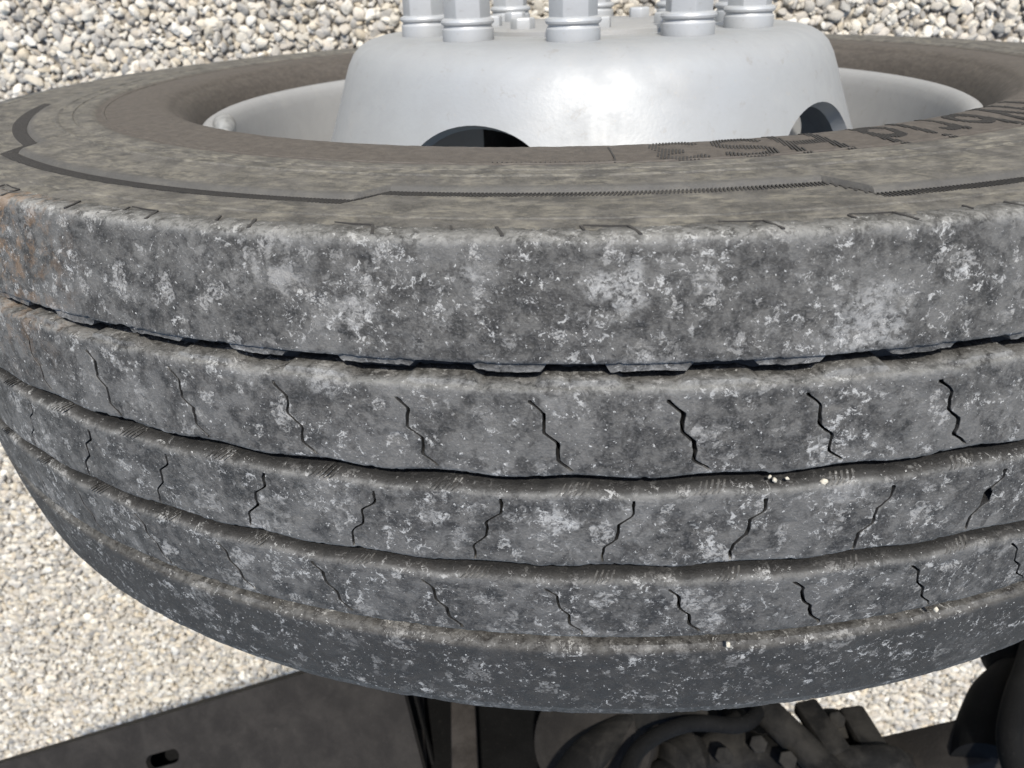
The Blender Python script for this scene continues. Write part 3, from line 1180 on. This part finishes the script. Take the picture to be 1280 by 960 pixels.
# side plate: a flat dark panel with one oblong hole, running off behind the tyre
def make_plate():
    A = px(-260, 1032, -.86)
    B = px(490, 809, -.50)
    along = (B - A).normalized()
    nrm = Vector((0, .62, .78))
    nrm = (nrm - along * nrm.dot(along)).normalized()
    dn = nrm.cross(along)
    if dn.dot(DOWN) < 0:
        dn = -dn
    L = (B - A).length
    W = .36
    bm = bmesh.new()
    # find the hole centre on the plate
    d = RIGHT * ((203 - 640) / F_PX) + DOWN * ((949 - 480) / F_PX) + FWD
    t_ = (A - CAM_POS).dot(nrm) / d.dot(nrm)
    H = CAM_POS + d * t_ - A
    hu, hv = H.dot(along), H.dot(dn)
    hl, hr = .0165, .0085
    n = 10
    hole = []
    for k in range(2 * n + 2):
        if k <= n:
            a = -math.pi / 2 + math.pi * k / n
            hole.append((hu + hl + hr * math.cos(a), hv + hr * math.sin(a)))
        else:
            a = math.pi / 2 + math.pi * (k - n - 1) / n
            hole.append((hu - hl + hr * math.cos(a), hv + hr * math.sin(a)))
    outer = [(0, 0), (L, 0), (L, W), (0, W)]

    def P(u, v, t):
        return A + along * u + dn * v - nrm * t
    T = .008
    loops = {}
    for t in (0, T):
        loops[t] = ([bm.verts.new(P(u, v, t)) for u, v in outer], [bm.verts.new(P(u, v, t)) for u, v in hole])
    for t in (0, T):
        o_, h_ = loops[t]
        edges = [bm.edges.new((o_[i], o_[(i + 1) % 4])) for i in range(4)] + [bm.edges.new((h_[i], h_[(i + 1) % len(h_)])) for i in range(len(h_))]
        bmesh.ops.triangle_fill(bm, edges=edges, use_beauty=True)
    for q in (0, 1):
        a_, b_ = loops[0][q], loops[T][q]
        for i in range(len(a_)):
            j = (i + 1) % len(a_)
            bm.faces.new((a_[i], a_[j], b_[j], b_[i]))
    bmesh.ops.recalc_face_normals(bm, faces=bm.faces)
    part('side_plate', bm_mesh('side_plate', bm, smooth=False), M_BLACK)
    # flange folded under the plate's outer edge
    bm = bmesh.new()
    slab(bm, [P(0, .001, T), P(L, .001, T), P(L, .001, T + .13), P(0, .001, T + .13)], dn * .008)
    part('plate_flange', bm_mesh('plate_flange', bm, smooth=False), M_BLACK)
    bm = bmesh.new()  # dark sheet added behind the plate so its hole reads black
    slab(bm, [P(.01, .02, .050), P(L - .01, .02, .050), P(L - .01, W, .050), P(.01, W, .050)], -nrm * .006)
    part('hole_shade_sheet', bm_mesh('hole_shade_sheet', bm, smooth=False), M_HOSE)
    return A, along, dn, nrm, L


plA, plU, plD, plN, plL = make_plate()


def box_between(name, a, b, wx, wz, mat, parent=None, bev=.004):
    """a bevelled bar from a to b with the given cross section"""
    a, b = Vector(a), Vector(b)
    d = b - a
    q = d.to_track_quat('Y', 'Z').to_matrix().to_4x4()
    bm = box_bm(0, 0, 0, wx, d.length, wz)
    bevel(bm, bev, 2)
    bmesh.ops.transform(bm, matrix=Matrix.Translation((a + b) / 2) @ q, verts=bm.verts)
    return part(name, bm_mesh(name, bm), mat, parent)


# axle beam through the middle, with knuckle and brake drum hidden behind the tyre
axle = box_between('axle_beam', (.02, -.16, .50), (.02, -1.5, .50), .115, .115, M_GRIME, bev=.012)
drum = part('brake_drum', lathe('brake_drum', [(.0, -.10), (.20, -.10), (.205, -.115), (.205, -.255), (.19, -.262), (.10, -.27), (.075, -.30), (.0, -.30)], 90), M_GRIME)
spindle = part('hub_spindle', lathe('hub_spindle', [(.0, .125), (.085, .125), (.085, .0), (.12, -.06), (.12, -.13), (.0, -.13)], 60), M_GRIME)
# back plate box (spring seat) closing the view left of the axle
box_between('spring_seat', px(500, 1000, -.74), px(690, 1000, -.74), .20, .26, M_HOSE, bev=.01)
box_between('bracket_post', px(578, 842, -.60), px(583, 1010, -.60), .027, .030, M_BROWN, bev=.004)
box_between('bracket_web', px(520, 838, -.63), px(524, 1010, -.63), .040, .020, M_BLACK, bev=.003)
# leaf spring stack along the frame direction
for k in range(4):
    z = .405 - k * .022
    pts = smooth_curve([(-.52, -.93, z + .02), (-.3, -.84, z), (-.1, -.76, z - .01), (.05, -.70, z - .015), (.16, -.655, z - .015)], 5)
    bm = bmesh.new()
    rings = []
    for i, p in enumerate(pts):
        dd = (pts[min(i + 1, len(pts) - 1)] - pts[max(i - 1, 0)]).normalized()
        sd = dd.cross(Vector((0, 0, 1))).normalized() * .038
        rings.append([bm.verts.new(p + sd), bm.verts.new(p - sd), bm.verts.new(p - sd - Vector((0, 0, .018))), bm.verts.new(p + sd - Vector((0, 0, .018)))])
    for r0, r1 in zip(rings, rings[1:]):
        for e in range(4):
            bm.faces.new((r0[e], r0[(e + 1) % 4], r1[(e + 1) % 4], r1[e]))
    bm.faces.new(rings[0])
    bm.faces.new(rings[-1][::-1])
    bmesh.ops.recalc_face_normals(bm, faces=bm.faces)
    part('spring_leaf', bm_mesh('spring_leaf', bm, smooth=False), M_GRIME)
# brake chamber: rounded can with clamp band
bc = px(742, 925, -.58)
ca = Vector((.25, -.45, -.20)).normalized()
prof = [(0, .052), (.004, .062), (.03, .064), (.034, .069), (.042, .069), (.046, .064), (.11, .058), (.13, .04), (.135, .0)]
can = [bc + ca * (t - .03) for t, r in prof]
part('brake_chamber', tube_mesh('brake_chamber', can, [max(r, .001) for t, r in prof], 36), M_BLACK)
# curved steering arm in front of the chamber
arm = smooth_curve([px(690, 1010, -.56), px(735, 945, -.55), px(800, 897, -.54), px(880, 880, -.53)], 7)
part('steering_arm', tube_mesh('steering_arm', arm, [.016 + .004 * math.sin(i * .3) for i in range(len(arm))], 16), M_GRIME)
# track rod with ball joint and threaded clamp
rod = [px(930, 862, -.55), px(985, 915, -.56), px(1040, 970, -.57), px(1080, 1010, -.58)]
part('track_rod', tube_mesh('track_rod', smooth_curve(rod, 4), .017, 18), M_GRIME)
bj = px(1040, 918, -.60)
bm = bmesh.new()
bmesh.ops.create_uvsphere(bm, u_segments=24, v_segments=14, radius=.030, matrix=Matrix.Translation(bj) @ Matrix.Diagonal((1.15, 1, .9, 1)))
part('ball_joint', bm_mesh('ball_joint', bm), M_GRIME)
box_between('clamp_ear', px(1062, 886, -.57), px(1098, 945, -.57), .014, .03, M_GRIME, bev=.005)
box_between('clamp_ear', px(1005, 880, -.56), px(1050, 945, -.56), .016, .028, M_GRIME, bev=.004)
# knuckle casting: lumpy block below
def lumpy(name, c, size, mat, seed, sub=4):
    bm = bmesh.new()
    bmesh.ops.create_icosphere(bm, subdivisions=sub, radius=1)
    for v in bm.verts:
        n = v.co.normalized()
        s = 1 + .35 * (float(fbm(np.array(n.x * 2.1 + seed + n.z), np.array(n.y * 2.3 + seed * 2 + n.z * .7), seed, 4)) - .45)
        q = Vector((math.copysign(abs(n.x) ** .7, n.x), math.copysign(abs(n.y) ** .7, n.y), math.copysign(abs(n.z) ** .7, n.z)))
        v.co = Vector(c) + Vector((q.x * size[0], q.y * size[1], q.z * size[2])) * s
    return part(name, bm_mesh(name, bm, sharp=60), mat)


kb = smooth_curve([px(800, 1010, -.60), px(855, 950, -.60), px(935, 938, -.60), px(1010, 962, -.60), px(1060, 1000, -.60)], 6)
part('steering_knuckle', tube_mesh('steering_knuckle', kb, [.024 + .005 * math.sin(i * 1.3) + .003 * math.sin(i * 2.9) for i in range(len(kb))], 20), M_GRIME)
box_between('knuckle_rib', px(908, 866, -.63), px(930, 950, -.63), .034, .03, M_GRIME, bev=.006)
lumpy('knuckle_boss', px(812, 965, -.66), (.040, .045, .035), M_GRIME, 5)
lumpy('brake_caliper', px(855, 960, -.78), (.150, .09, .075), M_HOSE, 12)
part('steering_hose', tube_mesh('steering_hose', smooth_curve([px(770, 1000, -.52), px(800, 935, -.52), px(860, 905, -.53), px(930, 905, -.54), px(960, 870, -.56)], 7), .0085, 12), M_HOSE)
for bx_, by_ in ((905, 945), (948, 930), (1046, 900), (985, 950), (770, 915)):
    c_ = px(bx_, by_, -.565)
    nd = (CAM_POS - c_).normalized()
    bmq = hex_prism(-.02, .008, .0085, .001)
    bmesh.ops.transform(bmq, matrix=Matrix.Translation(c_) @ nd.to_track_quat('Y', 'Z').to_matrix().to_4x4(), verts=bmq.verts)
    part('flange_bolt', bm_mesh('flange_bolt', bmq), M_GRIME)
lumpy('hub_housing', px(660, 985, -.74), (.10, .10, .085), M_HOSE, 8)
lumpy('knuckle_foot', px(1080, 985, -.61), (.060, .06, .020), M_GRIME, 9)
# right-hand frame rail with a bolt hole boss
railA, railB = px(1020, 992, -.66), px(1440, 905, -.50)
box_between('frame_rail', railA, railB, .070, .060, M_BLACK, bev=.008)
bo = px(1250, 935, -.535)
bdir = (CAM_POS - bo).normalized()
part('rail_boss', tube_mesh('rail_boss', [bo - bdir * .03, bo + bdir * .004, bo + bdir * .006], [.016, .016, .013], 28), M_BLACK)
part('boss_bolt', tube_mesh('boss_bolt', [bo - bdir * .01, bo + bdir * .0075, bo + bdir * .009], [.009, .009, .008], 18), M_HOSE)
# air bellows and hose at the right
bel = [px(1272, 800, -.56), px(1262, 828, -.56), px(1262, 842, -.56), px(1280, 850, -.56), px(1258, 880, -.56), px(1240, 930, -.56), px(1238, 965, -.56)]
part('air_bellows', tube_mesh('air_bellows', smooth_curve(bel, 5), [.030, .031, .032, .034, .034, .031, .026, .024, .023, .023, .023, .024, .025, .027, .029, .031, .033, .034, .035, .036, .037, .038, .038, .038, .038, .038, .038, .038, .038, .038, .038][:len(smooth_curve(bel, 5))], 28), M_HOSE)
hose = [px(1300, 770, -.52), px(1284, 830, -.51), px(1268, 880, -.50), px(1262, 930, -.50), px(1280, 990, -.51)]
part('brake_hose', tube_mesh('brake_hose', smooth_curve(hose, 8), .012, 16), M_HOSE)
